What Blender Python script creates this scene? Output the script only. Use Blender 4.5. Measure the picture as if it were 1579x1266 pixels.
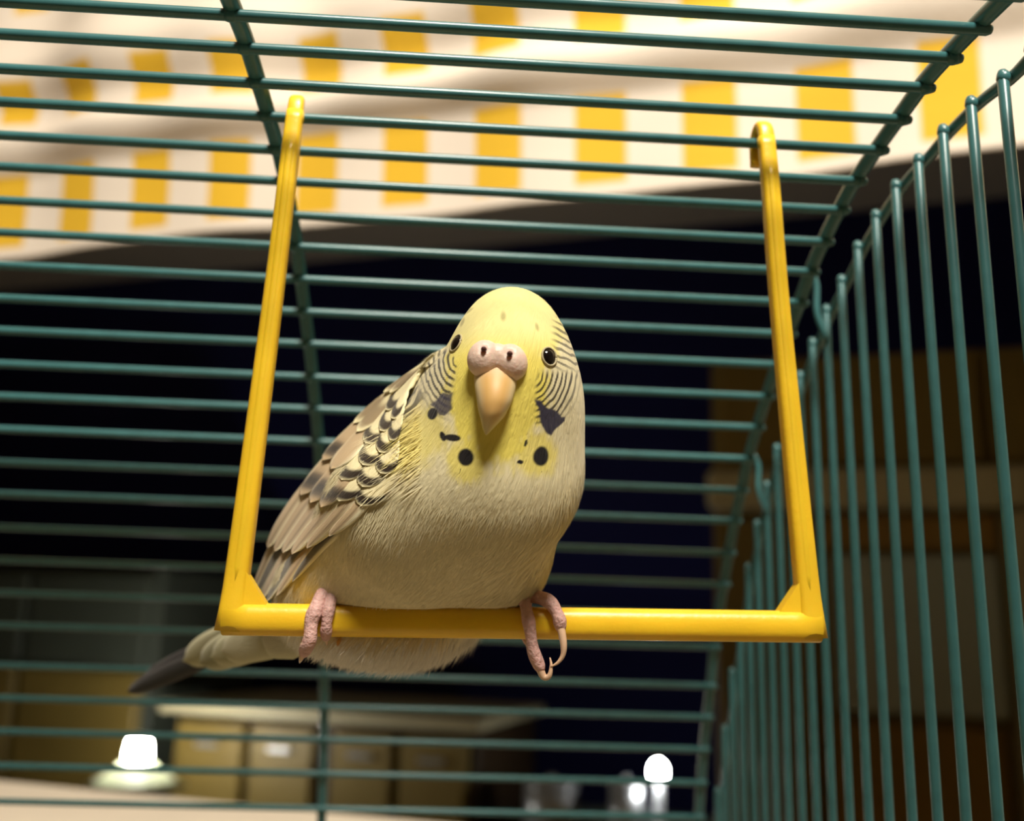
import bpy, math, random
import numpy as np
from mathutils import Vector, Matrix

random.seed(7)
rng = np.random.default_rng(7)
scene = bpy.context.scene
col = scene.collection
for o in list(bpy.data.objects):
    bpy.data.objects.remove(o, do_unlink=True)

# ------------------------------------------------------------------ camera, world, light
H0 = 1.25                                   # camera height above the room floor (m)
RT = np.array([0.9981429748502225, -0.05257276260025771, 0.03076859421106198])
UP = np.array([-0.04183772934659348, -0.2245417650462862, 0.9735659197779158])
FW = np.array([0.044274215524041115, 0.9730452714968997, 0.22632431035409212])
FPX, CX, CY = 1449.93, 789.5, 633.0

cam_data = bpy.data.cameras.new('camera')
cam = bpy.data.objects.new('camera', cam_data)
col.objects.link(cam)
cam.matrix_world = Matrix(((RT[0], UP[0], -FW[0], 0), (RT[1], UP[1], -FW[1], 0), (RT[2], UP[2], -FW[2], H0), (0, 0, 0, 1)))
cam_data.sensor_fit = 'HORIZONTAL'
cam_data.sensor_width = 36.0
cam_data.lens = FPX / 1579.0 * 36.0
cam_data.clip_start = 0.01
cam_data.clip_end = 50
cam_data.dof.use_dof = True
cam_data.dof.focus_distance = 0.168
cam_data.dof.aperture_fstop = 11.5
scene.camera = cam

world = bpy.data.worlds.new('room_ambient')
scene.world = world
world.use_nodes = True
bg = world.node_tree.nodes['Background']
bg.inputs[0].default_value = (1.0, 0.86, 0.66, 1)
bg.inputs[1].default_value = 0.0

scene.view_settings.view_transform = 'Standard'
scene.view_settings.look = 'None'
scene.view_settings.gamma = 1.0
scene.view_settings.use_curve_mapping = False
scene.view_settings.exposure = 0.0


def area_light(name, loc, target, size, power, colour):
    d = bpy.data.lights.new(name, 'AREA')
    d.shape = 'DISK'
    d.size = size
    d.energy = power
    d.color = colour
    o = bpy.data.objects.new(name, d)
    col.objects.link(o)
    o.location = loc
    o.rotation_euler = (Vector(target) - Vector(loc)).to_track_quat('-Z', 'Y').to_euler()
    return o


# the ceiling lamp of the room, above and behind the photographer
area_light('ceiling_lamp_offscreen', (0.12, -0.62, 2.52), (0.0, 0.20, H0), 0.45, 52, (1.0, 0.93, 0.81))


# ------------------------------------------------------------------ helpers
def wpt(p):
    return np.asarray(p, float) * 0.01 + np.array([0, 0, H0])


def project(P):
    P = np.asarray(P, float)
    d = P @ FW
    return CX + FPX * (P @ RT) / d, CY - FPX * (P @ UP) / d, d


def at_y(px, py, Y):
    d = FW + RT * (px - CX) / FPX - UP * (py - CY) / FPX
    return d * Y / d[1]


def srgb(r, g, b):
    f = lambda c: ((c / 255) / 12.92 if c / 255 <= 0.04045 else ((c / 255 + 0.055) / 1.055) ** 2.4)
    return (f(r), f(g), f(b))


def mat(name, colour, rough=0.5, metallic=0.0, noise=0.0, noise_scale=60.0, bump=0.0, bump_scale=200.0, **kw):
    m = bpy.data.materials.new(name)
    m.use_nodes = True
    nt = m.node_tree
    b = nt.nodes['Principled BSDF']
    b.inputs['Base Color'].default_value = (*colour, 1)
    b.inputs['Roughness'].default_value = rough
    b.inputs['Metallic'].default_value = metallic
    for k, v in kw.items():
        b.inputs[k.replace('_', ' ')].default_value = v
    tc = nt.nodes.new('ShaderNodeTexCoord')
    if noise > 0:
        n = nt.nodes.new('ShaderNodeTexNoise')
        n.inputs['Scale'].default_value = noise_scale
        n.inputs['Detail'].default_value = 4
        nt.links.new(tc.outputs['Object'], n.inputs['Vector'])
        r = nt.nodes.new('ShaderNodeValToRGB')
        lo = [max(0, c * (1 - noise)) for c in colour]
        hi = [min(1, c * (1 + noise)) for c in colour]
        r.color_ramp.elements[0].color = (*lo, 1)
        r.color_ramp.elements[1].color = (*hi, 1)
        r.color_ramp.elements[0].position = 0.3
        r.color_ramp.elements[1].position = 0.7
        nt.links.new(n.outputs['Fac'], r.inputs['Fac'])
        nt.links.new(r.outputs['Color'], b.inputs['Base Color'])
    if bump > 0:
        n2 = nt.nodes.new('ShaderNodeTexNoise')
        n2.inputs['Scale'].default_value = bump_scale
        nt.links.new(tc.outputs['Object'], n2.inputs['Vector'])
        bp = nt.nodes.new('ShaderNodeBump')
        bp.inputs['Strength'].default_value = bump
        bp.inputs['Distance'].default_value = 0.001
        nt.links.new(n2.outputs['Fac'], bp.inputs['Height'])
        nt.links.new(bp.outputs['Normal'], b.inputs['Normal'])
    return m


def emit(name, colour, strength):
    m = bpy.data.materials.new(name)
    m.use_nodes = True
    b = m.node_tree.nodes['Principled BSDF']
    b.inputs['Base Color'].default_value = (*colour, 1)
    b.inputs['Emission Color'].default_value = (*colour, 1)
    b.inputs['Emission Strength'].default_value = strength
    return m


def tag(o, label=None, cat=None, group=None, kind=None):
    if label: o['label'] = label
    if cat: o['category'] = cat
    if group: o['group'] = group
    if kind: o['kind'] = kind
    return o


def empty(name, p):
    o = bpy.data.objects.new(name, None)
    o.empty_display_size = 0.02
    col.objects.link(o)
    o.location = wpt(p)
    return o


def offset_of(parent):
    z = np.zeros(3)
    while parent is not None:
        z = z + np.array(parent.location)
        parent = parent.parent
    return z


def build(name, V, F, material, parent=None, smooth=True, colors=None, uv=None, origin=None):
    """V in cm in the camera-origin frame; becomes ONE mesh object."""
    V = wpt(V)
    base = offset_of(parent)
    if origin is None:
        org = V.mean(0)
    else:
        org = wpt(origin)
    me = bpy.data.meshes.new(name)
    me.from_pydata((V - org).tolist(), [], [list(map(int, f)) for f in F])
    if smooth:
        me.polygons.foreach_set('use_smooth', np.ones(len(me.polygons), bool))
    if colors is not None:
        ca = me.color_attributes.new('Col', 'FLOAT_COLOR', 'POINT')
        ca.data.foreach_set('color', np.column_stack([colors, np.ones(len(colors))]).astype(np.float32).ravel())
    if uv is not None:
        ul = me.uv_layers.new(name='UVMap')
        li = np.empty(len(me.loops), np.int32)
        me.loops.foreach_get('vertex_index', li)
        ul.data.foreach_set('uv', np.asarray(uv, np.float32)[li].ravel())
    if material is not None:
        me.materials.append(material)
    me.update()
    o = bpy.data.objects.new(name, me)
    col.objects.link(o)
    o.parent = parent
    o.location = org - base
    return o


def catmull(pts, n):
    pts = np.asarray(pts, float)
    P = np.vstack([2 * pts[0] - pts[1], pts, 2 * pts[-1] - pts[-2]])
    k = len(pts) - 1
    out = []
    for t in np.linspace(0, k, n):
        i = min(int(t), k - 1)
        x = t - i
        a, b, c, d = P[i], P[i + 1], P[i + 2], P[i + 3]
        out.append(0.5 * ((2 * b) + (c - a) * x + (2 * a - 5 * b + 4 * c - d) * x * x + (-a + 3 * b - 3 * c + d) * x ** 3))
    return np.array(out)


def tube(path, radii, seg=10, flat=None, up=(0, 0, 1), round_ends=False):
    path = np.asarray(path, float)
    n = len(path)
    radii = np.broadcast_to(np.asarray(radii, float), (n,)).copy()
    if round_ends:                                   # domed ends
        d0 = path[0] - path[1]; d0 /= np.linalg.norm(d0)
        d1 = path[-1] - path[-2]; d1 /= np.linalg.norm(d1)
        r0, r1 = radii[0], radii[-1]
        path = np.vstack([path[0] + d0 * r0 * 0.98, path[0] + d0 * r0 * 0.7, path, path[-1] + d1 * r1 * 0.7, path[-1] + d1 * r1 * 0.98])
        radii = np.concatenate([[r0 * 0.15, r0 * 0.72], radii, [r1 * 0.72, r1 * 0.15]])
        n += 4
    T = np.gradient(path, axis=0)
    T /= np.linalg.norm(T, axis=1)[:, None]
    up = np.asarray(up, float)
    N = up - T[0] * (up @ T[0])
    if np.linalg.norm(N) < 1e-3:
        up = np.array([1.0, 0, 0]); N = up - T[0] * (up @ T[0])
    N /= np.linalg.norm(N)
    V = []
    th = np.linspace(0, 2 * math.pi, seg, endpoint=False)
    fx = 1.0 if flat is None else flat
    for i in range(n):
        N = N - T[i] * (N @ T[i]); N /= np.linalg.norm(N)
        B = np.cross(T[i], N)
        V.append(path[i] + radii[i] * (np.cos(th)[:, None] * N + fx * np.sin(th)[:, None] * B))
    V = np.vstack(V)
    F = []
    for i in range(n - 1):
        for j in range(seg):
            k = (j + 1) % seg
            F.append((i * seg + j, i * seg + k, (i + 1) * seg + k, (i + 1) * seg + j))
    F.append(tuple(range(seg - 1, -1, -1)))
    F.append(tuple((n - 1) * seg + j for j in range(seg)))
    return V, F


def merge(*parts):
    V, F, k = [], [], 0
    for v, f in parts:
        V.append(np.asarray(v, float))
        F += [tuple(i + k for i in q) for q in f]
        k += len(v)
    return np.vstack(V), F


def ellipsoid(c, r, nu=20, nv=14, R=None):
    V = []
    for i in range(nv + 1):
        ph = -math.pi / 2 + math.pi * i / nv
        for j in range(nu):
            t = 2 * math.pi * j / nu
            V.append((r[0] * math.cos(ph) * math.cos(t), r[1] * math.cos(ph) * math.sin(t), r[2] * math.sin(ph)))
    V = np.array(V)
    if R is not None:
        V = V @ np.asarray(R).T
    F = []
    for i in range(nv):
        for j in range(nu):
            k = (j + 1) % nu
            F.append((i * nu + j, i * nu + k, (i + 1) * nu + k, (i + 1) * nu + j))
    return V + np.asarray(c), F


def bevel_box(size, b):
    """Rounded box centred on the origin: 24 vertices, chamfered edges."""
    hx, hy, hz = [s / 2 for s in size]
    V, idx = [], {}
    for sx in (-1, 1):
        for sy in (-1, 1):
            for sz in (-1, 1):
                for ax in range(3):
                    p = [sx * (hx - b), sy * (hy - b), sz * (hz - b)]
                    p[ax] = (sx * hx, sy * hy, sz * hz)[ax]
                    idx[(sx, sy, sz, ax)] = len(V)
                    V.append(p)
    F = []
    for ax in range(3):
        o1, o2 = [a for a in range(3) if a != ax]
        for s in (-1, 1):
            q = []
            for (u, v) in ((-1, -1), (1, -1), (1, 1), (-1, 1)):
                k = [0, 0, 0]; k[ax] = s; k[o1] = u; k[o2] = v
                q.append(idx[(*k, ax)])
            F.append(q)
    for ax in range(3):
        o1, o2 = [a for a in range(3) if a != ax]
        for u in (-1, 1):
            for v in (-1, 1):
                q = []
                for (e, w) in ((-1, o1), (-1, o2), (1, o2), (1, o1)):
                    k = [0, 0, 0]; k[ax] = e; k[o1] = u; k[o2] = v
                    q.append(idx[(*k, w)])
                F.append(q)
    for sx in (-1, 1):
        for sy in (-1, 1):
            for sz in (-1, 1):
                F.append([idx[(sx, sy, sz, a)] for a in range(3)])
    return np.array(V), F


# window-wall frame: s along the wall, d out from the camera, z up (cm)
EV = np.array([0.939, -0.343, 0.0]); EV /= np.linalg.norm(EV)
MV = np.array([0.343, 0.939, 0.0]); MV /= np.linalg.norm(MV)
RWALL = np.column_stack([EV, MV, np.array([0, 0, 1.0])])


def wall_pt(s, d, z):
    return EV * s + MV * d + np.array([0, 0, z])


def wall_box(s0, s1, d0, d1, z0, z1, b=0.4):
    V, F = bevel_box((s1 - s0, d1 - d0, z1 - z0), min(b, 0.3 * min(s1 - s0, d1 - d0, z1 - z0)))
    V = V + np.array([(s0 + s1) / 2, (d0 + d1) / 2, (z0 + z1) / 2])
    return V @ RWALL.T, F


def wbox(name, s0, s1, d0, d1, z0, z1, m, parent=None, b=0.4):
    V, F = wall_box(s0, s1, d0, d1, z0, z1, b)
    return build(name, V, F, m, parent, smooth=False)


# ------------------------------------------------------------------ materials
M_wire = mat('teal_enamel_wire', (0.042, 0.142, 0.148), 0.30, noise=0.10, noise_scale=180)
M_swing = mat('yellow_plastic', (0.86, 0.54, 0.022), 0.36, noise=0.06, noise_scale=60, bump=0.06, bump_scale=900, Subsurface_Weight=0.15, Subsurface_Scale=0.003)
M_wall = mat('warm_wall_paint', srgb(200, 185, 150), 0.85, noise=0.05, noise_scale=8)
M_night = mat('navy_night_dark', (0.0012, 0.0032, 0.085), 0.8, noise=0.1, noise_scale=3)  # near-black navy base stands in for the unlit dark beyond the window
M_sill = mat('cream_sill_paint', srgb(240, 226, 205), 0.45, noise=0.03, noise_scale=20)
M_floor = mat('brown_floor', srgb(110, 85, 55), 0.5, noise=0.15, noise_scale=5)
M_wood = mat('brown_cabinet_wood', srgb(142, 120, 60), 0.5, noise=0.10, noise_scale=6)
M_wood_dark = mat('dark_cabinet_wood', srgb(70, 52, 30), 0.55, noise=0.12, noise_scale=7)
M_orange = mat('amber_wood', srgb(168, 130, 56), 0.5, noise=0.10, noise_scale=6)
M_beige = mat('beige_laminate', srgb(208, 198, 160), 0.5, noise=0.04, noise_scale=10)
M_greypanel = mat('grey_white_panel', srgb(190, 198, 188), 0.5, noise=0.03, noise_scale=10)
M_tray = mat('teal_tray_plastic', srgb(40, 110, 105), 0.4, noise=0.05, noise_scale=20)
M_table = mat('table_wood', srgb(150, 110, 70), 0.5, noise=0.12, noise_scale=9)
M_metal = mat('pale_metal', srgb(190, 192, 195), 0.35, metallic=0.6, noise=0.05, noise_scale=20)
M_dark = mat('dark_grey_enamel', srgb(74, 80, 70), 0.6, noise=0.08, noise_scale=6)

# ------------------------------------------------------------------ the room
ROOM = dict(s0=-260, s1=150)
wbox('floor', -330, 200, -320, 330, -H0 * 100 - 6, -H0 * 100, M_floor)['kind'] = 'structure'
wbox('ceiling', -330, 200, -320, 330, 135, 141, M_sill)['kind'] = 'structure'
# window wall with a wide opening above the sill
V, F = merge(wall_box(-330, -125, 66, 76, -H0 * 100, 135), wall_box(70, 200, 66, 76, -H0 * 100, 135),
             wall_box(-125, 70, 66, 76, -H0 * 100, -17), wall_box(-125, 70, 66, 76, 54, 135))
build('wall_back', V, F, M_wall, None, False)['kind'] = 'structure'
wbox('wall_front', -330, 200, -326, -320, -H0 * 100, 135, M_wall)['kind'] = 'structure'
wbox('wall_left', -336, -330, -320, 330, -H0 * 100, 135, M_wall)['kind'] = 'structure'
wbox('wall_right', 200, 206, -320, 330, -H0 * 100, 135, M_wall)['kind'] = 'structure'
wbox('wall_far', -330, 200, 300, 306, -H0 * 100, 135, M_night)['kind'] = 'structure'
wbox('window_sill', -130, 75, 50, 64.5, -16.0, -12.9, M_sill, None, 0.8)['kind'] = 'structure'

# ------------------------------------------------------------------ curtain valance with yellow checks
def make_valance():
    ns, nt_ = 420, 90
    s = np.linspace(-118, 62, ns)
    prof_t = np.array([31.6, 32.6, 36, 39.5, 41.2, 42.6, 44.2, 46.2, 48.4, 50.0, 53, 58, 62])
    prof_d = np.array([0, 0.0, -0.2, -0.6, -2.2, -2.6, -1.2, -1.0, -2.6, -3.0, -2.2, -1.6, -1.2])
    t = np.linspace(31.6, 62, nt_)
    d = np.interp(t, prof_t, prof_d)
    k = np.array([1, 2, 3, 2, 1.0]); k /= k.sum()
    d = np.convolve(np.pad(d, 2, mode='edge'), k, 'valid')
    S, T = np.meshgrid(s, t)
    D = np.tile(d[:, None], (1, ns))
    amp = np.interp(t, [31, 38, 46, 62], [0.30, 0.35, 0.7, 1.0])[:, None]
    D = D + amp * (np.sin(S * 0.19 + 0.05 * T) + 0.5 * np.sin(S * 0.47 + 1.3))
    sag = 0.9 * np.sin(S * 0.055 + 0.4) * np.clip((T - 40) / 4, 0, 1) * np.clip((52 - T) / 6, 0, 1)
    Z = T + sag + 0.25 * np.sin(S * 0.09)
    P = S[..., None] * EV + (63.3 + D)[..., None] * MV + Z[..., None] * np.array([0, 0, 1.0])
    V = P.reshape(-1, 3)
    F = [(i * ns + j, i * ns + j + 1, (i + 1) * ns + j + 1, (i + 1) * ns + j) for i in range(nt_ - 1) for j in range(ns - 1)]
    uv = np.column_stack([S.ravel(), T.ravel()])
    m = bpy.data.materials.new('yellow_checked_cotton')
    m.use_nodes = True
    nt = m.node_tree
    b = nt.nodes['Principled BSDF']
    b.inputs['Roughness'].default_value = 0.85
    uvn = nt.nodes.new('ShaderNodeUVMap')
    sep = nt.nodes.new('ShaderNodeSeparateXYZ')
    nt.links.new(uvn.outputs['UV'], sep.inputs[0])

    def math_(op, a, bb):
        n = nt.nodes.new('ShaderNodeMath'); n.operation = op
        for i, x in enumerate((a, bb)):
            if isinstance(x, (int, float)): n.inputs[i].default_value = x
            else: nt.links.new(x, n.inputs[i])
        return n.outputs[0]

    def band(x, lo, hi, e):
        a = nt.nodes.new('ShaderNodeMapRange'); a.interpolation_type = 'SMOOTHSTEP'
        a.inputs['From Min'].default_value = lo - e; a.inputs['From Max'].default_value = lo + e
        nt.links.new(x, a.inputs['Value'])
        c = nt.nodes.new('ShaderNodeMapRange'); c.interpolation_type = 'SMOOTHSTEP'
        c.inputs['From Min'].default_value = hi - e; c.inputs['From Max'].default_value = hi + e
        c.inputs['To Min'].default_value = 1; c.inputs['To Max'].default_value = 0
        nt.links.new(x, c.inputs['Value'])
        return math_('MULTIPLY', a.outputs[0], c.outputs[0])
    u = math_('MODULO', math_('ADD', sep.outputs[0], 160.0 + 5.5 + 2.0), 8.0)     # columns centred on s = -5.5 (mod 8)
    colm = band(u, 0.05, 3.95, 0.25)
    rows = math_('ADD', math_('ADD', band(sep.outputs[1], 32.7, 39.7, 0.25), band(sep.outputs[1], 44.5, 48.6, 0.25)), band(sep.outputs[1], 56.5, 60.5, 0.25))
    fac = math_('MULTIPLY', colm, rows)
    mix = nt.nodes.new('ShaderNodeMix'); mix.data_type = 'RGBA'
    mix.inputs['A'].default_value = (*srgb(232, 219, 203), 1)
    mix.inputs['B'].default_value = (*srgb(226, 180, 40), 1)
    nt.links.new(fac, mix.inputs['Factor'])
    nt.links.new(mix.outputs['Result'], b.inputs['Base Color'])
    w = nt.nodes.new('ShaderNodeTexNoise'); w.inputs['Scale'].default_value = 3
    nt.links.new(uvn.outputs['UV'], w.inputs['Vector'])
    bp = nt.nodes.new('ShaderNodeBump'); bp.inputs['Strength'].default_value = 0.25; bp.inputs['Distance'].default_value = 0.002
    nt.links.new(w.outputs['Fac'], bp.inputs['Height'])
    nt.links.new(bp.outputs['Normal'], b.inputs['Normal'])
    root = empty('curtain_valance', wall_pt(-28, 63.3, 31.5))
    o = build('cloth', V, F, m, root, True, uv=uv)
    so = o.modifiers.new('cloth_thickness', 'SOLIDIFY'); so.thickness = 0.0012; so.offset = 1
    tag(root, 'cream window valance with yellow checks hanging above the cage', 'curtain')
    # curtain rod in the valance header
    V, F = tube([wall_pt(-128, 63.3, 59.5), wall_pt(72, 63.3, 59.5)], 0.35, 12)
    build('curtain_rod', V, F, M_metal, root)
    return o


make_valance()

# ------------------------------------------------------------------ bird cage
PROFILE = np.array([[15.158, 10.62], [16.199, 10.651], [17.217, 10.548], [18.286, 10.43], [19.463, 10.287], [20.463, 10.027], [21.511, 9.658], [22.502, 9.246], [23.359, 8.701], [24.324, 8.134], [25.31, 7.537], [26.346, 6.859], [27.305, 6.136], [28.265, 5.348], [29.08, 4.475], [29.893, 3.605], [30.659, 2.64], [31.342, 1.663], [32.083, 0.647], [32.757, -0.39], [33.287, -1.698], [33.855, -2.778], [34.402, -3.907], [34.844, -5.074], [35.228, -6.276]])
XL, XR, XE = -4.588, 8.712, 9.91
XLE = -31.2                                  # far end of the cage, out of the frame
ZB = -14.0
END_Z = [10.618, 10.759, 10.783, 10.706, 10.635, 10.389, 10.038, 9.542, 9.088, 8.467, 7.773, 6.886, 5.966, 4.933, 3.767, 2.374, 0.704, -1.245, -3.339, -5.689]
EY0, EDY = 15.591, 1.1442
low = np.array([[35.50, -7.45], [35.68, -8.62], [35.80, -9.8], [35.88, -10.98], [35.93, -12.15], [35.95, -13.33]])
BACK = np.vstack([PROFILE, low])
MIRROR_Y = 15.70
FRONT = np.column_stack([2 * MIRROR_Y - BACK[:, 0], BACK[:, 1]])
ARCH = np.vstack([FRONT[:1:-1], BACK])       # whole arch from the front foot to the back foot
R_BAR, R_RIB = 0.108, 0.168

cage = empty('birdcage', (-10.5, MIRROR_Y, ZB - 5))
tag(cage, 'teal enamelled wire birdcage with arched roof around the swing', 'birdcage')


def normal_out(prof):
    T = np.gradient(prof, axis=0)
    T /= np.linalg.norm(T, axis=1)[:, None]
    return np.column_stack([-T[:, 1], T[:, 0]])


# rails: every bar its own part
bar_len = XR + 0.22 - (XLE - 0.22)
bx = (XR + 0.22 + XLE - 0.22) / 2
Vb, Fb = tube([[XLE - 0.22, 0, 0], [XR - 0.02, 0, 0]], R_BAR, 12, round_ends=True)
proto = build('bar', Vb, Fb, M_wire, cage)
first = True
bars = [tuple(p) for p in BACK] + [tuple(p) for p in FRONT[1:] if p[1] > 7.4]
for (y, z) in bars:
    o = proto if first else proto.copy()
    if not first:
        col.objects.link(o)
    first = False
    o.location = wpt((bx, y, z)) - np.array(cage.location)
# ribs outside the bars, with small weld beads where they cross
N_ = normal_out(ARCH)
for X in (XL, XR, XL - 13.3, XLE):
    pr = ARCH + N_ * (R_BAR + R_RIB - 0.11)
    sm = catmull(np.column_stack([np.full(len(pr), X), pr[:, 0], pr[:, 1]]), 160)
    V, F = tube(np.vstack([sm[0] + [0, 0, -0.9], sm, sm[-1] + [0, 0, -0.9]]), R_RIB, 12, up=(1, 0, 0))
    rib = build('rib', V, F, M_wire, cage)
    beads = []
    for p in BACK[:25]:
        if X in (XR, XL):
            beads.append(ellipsoid((X - 0.02, p[0], p[1]), (0.17, 0.135, 0.135), 10, 8))
    if beads:
        V, F = merge(*beads)
        build('weld_bead', V, F, M_wire, rib)['kind'] = 'stuff'
# end panel: arch wire with upright bars hanging from it
ey = [EY0 + EDY * j for j in range(len(END_Z))]
arch_e = np.column_stack([ey, END_Z])
ext = np.array([[37.9, -8.4], [38.25, -11.0], [38.4, -13.8]])
arch_back = np.vstack([arch_e, ext])
my = EY0 + 1.6 * EDY
arch_front = np.column_stack([2 * my - arch_back[:, 0], arch_back[:, 1]])
arch_all = np.vstack([arch_front[:3:-1], arch_back])
for X, sgn in ((XE, 1), (XLE - 1.2, -1)):
    sm = catmull(np.column_stack([np.full(len(arch_all), X + sgn * (R_BAR + 0.11)), arch_all[:, 0], arch_all[:, 1]]), 160)
    V, F = tube(sm, 0.125, 12, up=(1, 0, 0))
    ea = build('end_arch', V, F, M_wire, cage)
    beads = []
    ups = [(y, z) for y, z in zip(ey, END_Z)] + [(2 * my - y, z) for y, z in zip(ey[4:], END_Z[4:])]
    for (y, z) in ups:
        path = catmull([[X, y, ZB - 0.2], [X, y, z * 0.5 + ZB * 0.5], [X, y, z + 0.02]], 5)
        V, F = tube(path, R_BAR, 12, up=(1, 0, 0), round_ends=True)
        build('upright_bar', V, F, M_wire, cage)
        beads.append(ellipsoid((X + sgn * 0.02, y, z - 0.06), (0.14, 0.14, 0.16), 10, 8))
    V, F = merge(*beads)
    build('weld_bead', V, F, M_wire, ea)['kind'] = 'stuff'
# wire hooks that tie the end panel to the roof
for j, dz in ((8, 1.0), (13, 0.9)):
    a = np.array([XE - 0.2, ey[j] - 0.15, END_Z[j]])
    V, F = tube(catmull([a + [0.1, 0, -0.9], a + [-0.12, 0, -0.2], a + [-0.1, 0, dz * 0.6], a + [-0.22, 0, dz]], 14), 0.09, 10, up=(1, 0, 0), round_ends=True)
    build('tie_hook', V, F, M_wire, cage)
# base tray the wire stands in
def tray(x0, x1, y0, y1, z0, z1, t):
    parts = []
    for (a, b, c, d, e, f) in ((x0, x1, y0, y1, z0, z0 + t), (x0, x0 + t, y0, y1, z0, z1), (x1 - t, x1, y0, y1, z0, z1),
                               (x0, x1, y0, y0 + t, z0, z1), (x0, x1, y1 - t, y1, z0, z1)):
        V, F = bevel_box((b - a, d - c, f - e), 0.12)
        parts.append((V + np.array([(a + b) / 2, (c + d) / 2, (e + f) / 2]), F))
    return merge(*parts)


V, F = tray(-33.4, 10.9, -4.6, 39.2, -19, -13.9, 0.5)
build('base_tray', V, F, M_tray, cage, False)
V, F = bevel_box((43.2, 42.7, 0.8), 0.2)
build('bounce_bedding', V + np.array([-11.25, 17.3, -18.0]), F, mat('sand_bounce_bedding', srgb(140, 127, 104), 0.9, noise=0.15, noise_scale=120, bump=0.5, bump_scale=400), cage, False)  # unseen sand layer added and toned for the light it bounces upward
# the table under the cage
tb = empty('side_table', (-11, 17, -H0 * 100))
tag(tb, 'plain wooden table carrying the birdcage', 'table')
V, F = bevel_box((60, 50, 3), 0.4)
build('tabletop', V + np.array([-11, 17, -20.52]), F, M_table, tb, False)
for sx in (-1, 1):
    for sy in (-1, 1):
        V, F = bevel_box((4, 4, H0 * 100 - 22), 0.4)
        build('leg', V + np.array([-11 + sx * 26, 17 + sy * 21, -(H0 * 100 + 22) / 2]), F, M_table, tb, False)

# ------------------------------------------------------------------ swing
SY = 18.286
PERCH_L = np.array([-4.28, SY, 0.02])
PERCH_R = np.array([6.72, SY, 0.22])
R_PERCH = 0.285
swing = empty('bird_swing', (1.2, SY, -0.2))
tag(swing, 'yellow plastic bird swing hooked on the cage roof bar', 'swing')


def hexbar(path, w, d, seg=16, p=3.0, up=(0, 1, 0), lat=(1, 0, 0)):
    """Moulded bar: superellipse section, width w along lat, depth d along the other axis."""
    path = np.asarray(path, float); n = len(path)
    w = np.broadcast_to(w, (n,)); d = np.broadcast_to(d, (n,))
    T = np.gradient(path, axis=0); T /= np.linalg.norm(T, axis=1)[:, None]
    lat = np.asarray(lat, float)
    V = []
    for i in range(n):
        L = lat - T[i] * (lat @ T[i]); L /= np.linalg.norm(L)
        U = np.cross(T[i], L)
        for j in range(seg):
            t = 2 * math.pi * j / seg
            c, s = math.cos(t), math.sin(t)
            V.append(path[i] + L * (w[i] / 2) * math.copysign(abs(c) ** (2 / p), c) + U * (d[i] / 2) * math.copysign(abs(s) ** (2 / p), s))
    F = [(i * seg + j, i * seg + (j + 1) % seg, (i + 1) * seg + (j + 1) % seg, (i + 1) * seg + j) for i in range(n - 1) for j in range(seg)]
    F += [tuple(range(seg - 1, -1, -1)), tuple((n - 1) * seg + j for j in range(seg))]
    return np.array(V), F


ax = (PERCH_R - PERCH_L) / np.linalg.norm(PERCH_R - PERCH_L)
pp = np.linspace(PERCH_L - ax * 0.15, PERCH_R + ax * 0.15, 24)
V, F = hexbar(pp, 0.60, 0.58, 24, 2.6, lat=(0, 0, 1))
build('perch_bar', V, F, M_swing, swing)
for (foot, top, sgn, zhook) in ((PERCH_L, np.array([-3.93, SY - 0.22, 10.45]), 1, 10.43), (PERCH_R, np.array([6.10, SY - 0.22, 10.45]), -1, 10.43)):
    lo = foot + np.array([-sgn * 0.02, 0, -0.22])
    ctrl = np.array([lo, lo * 0.75 + (top + [0, .22, 0]) * 0.25, lo * 0.35 + (top + [0, .15, 0]) * 0.65, lo * 0.12 + top * 0.88, top])
    path = catmull(ctrl, 26)
    tt = np.linspace(0, 1, 26)
    w = np.interp(tt, [0, 0.06, 0.5, 1], [0.56, 0.46, 0.38, 0.36])
    d = np.interp(tt, [0, 0.1, 1], [0.56, 0.46, 0.30])
    V, F = hexbar(path, w, d, 20, 3.4, lat=(1, 0, 0))
    arm = build('arm', V, F, M_swing, swing)
    # raised rib along the arm
    V, F = hexbar(path[2:-4] + np.array([sgn * 0.02, -0.21, 0]) * np.interp(tt[2:-4], [0, 1], [0.86, 0.60])[:, None], 0.17, 0.12, 12, 2.2, lat=(1, 0, 0))
    build('ridge', V, F, M_swing, arm)
    # hook over the roof bar: up, over and down on the far side
    hk = catmull([top + [0, 0.0, -0.25], top + [0, -0.01, 0.05], top + [-0.01, 0.06, 0.28], top + [-0.03, 0.22, 0.37], top + [-0.06, 0.40, 0.24], top + [-0.08, 0.45, 0.0], top + [-0.09, 0.43, -0.45]], 26)
    V, F = hexbar(hk, np.linspace(0.36, 0.26, 26), np.linspace(0.24, 0.20, 26), 16, 3.0, lat=(1, 0, 0))
    build('hook', V, F, M_swing, swing)
    # gusset in the inner corner
    c0 = foot + np.array([0, 0, 0.1])
    tri = [c0 + [0, 0, 0], c0 + [sgn * 0.66, 0, 0.14 + sgn * 0.006], c0 + [sgn * 0.08, 0, 0.95]]
    Vg, Fg = [], []
    for dy in (-0.17, 0.17):
        Vg += [t_ + np.array([0, dy, 0]) for t_ in tri]
    Fg = [(0, 1, 2), (5, 4, 3), (0, 3, 4, 1), (1, 4, 5, 2), (2, 5, 3, 0)]
    build('gusset', np.array(Vg), Fg, M_swing, swing, False)

# ------------------------------------------------------------------ the budgerigar
bird = empty('budgerigar', (-0.6, SY, 0.42))
tag(bird, 'pale yellow budgerigar with black throat spots perched on the swing', 'bird')

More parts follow.
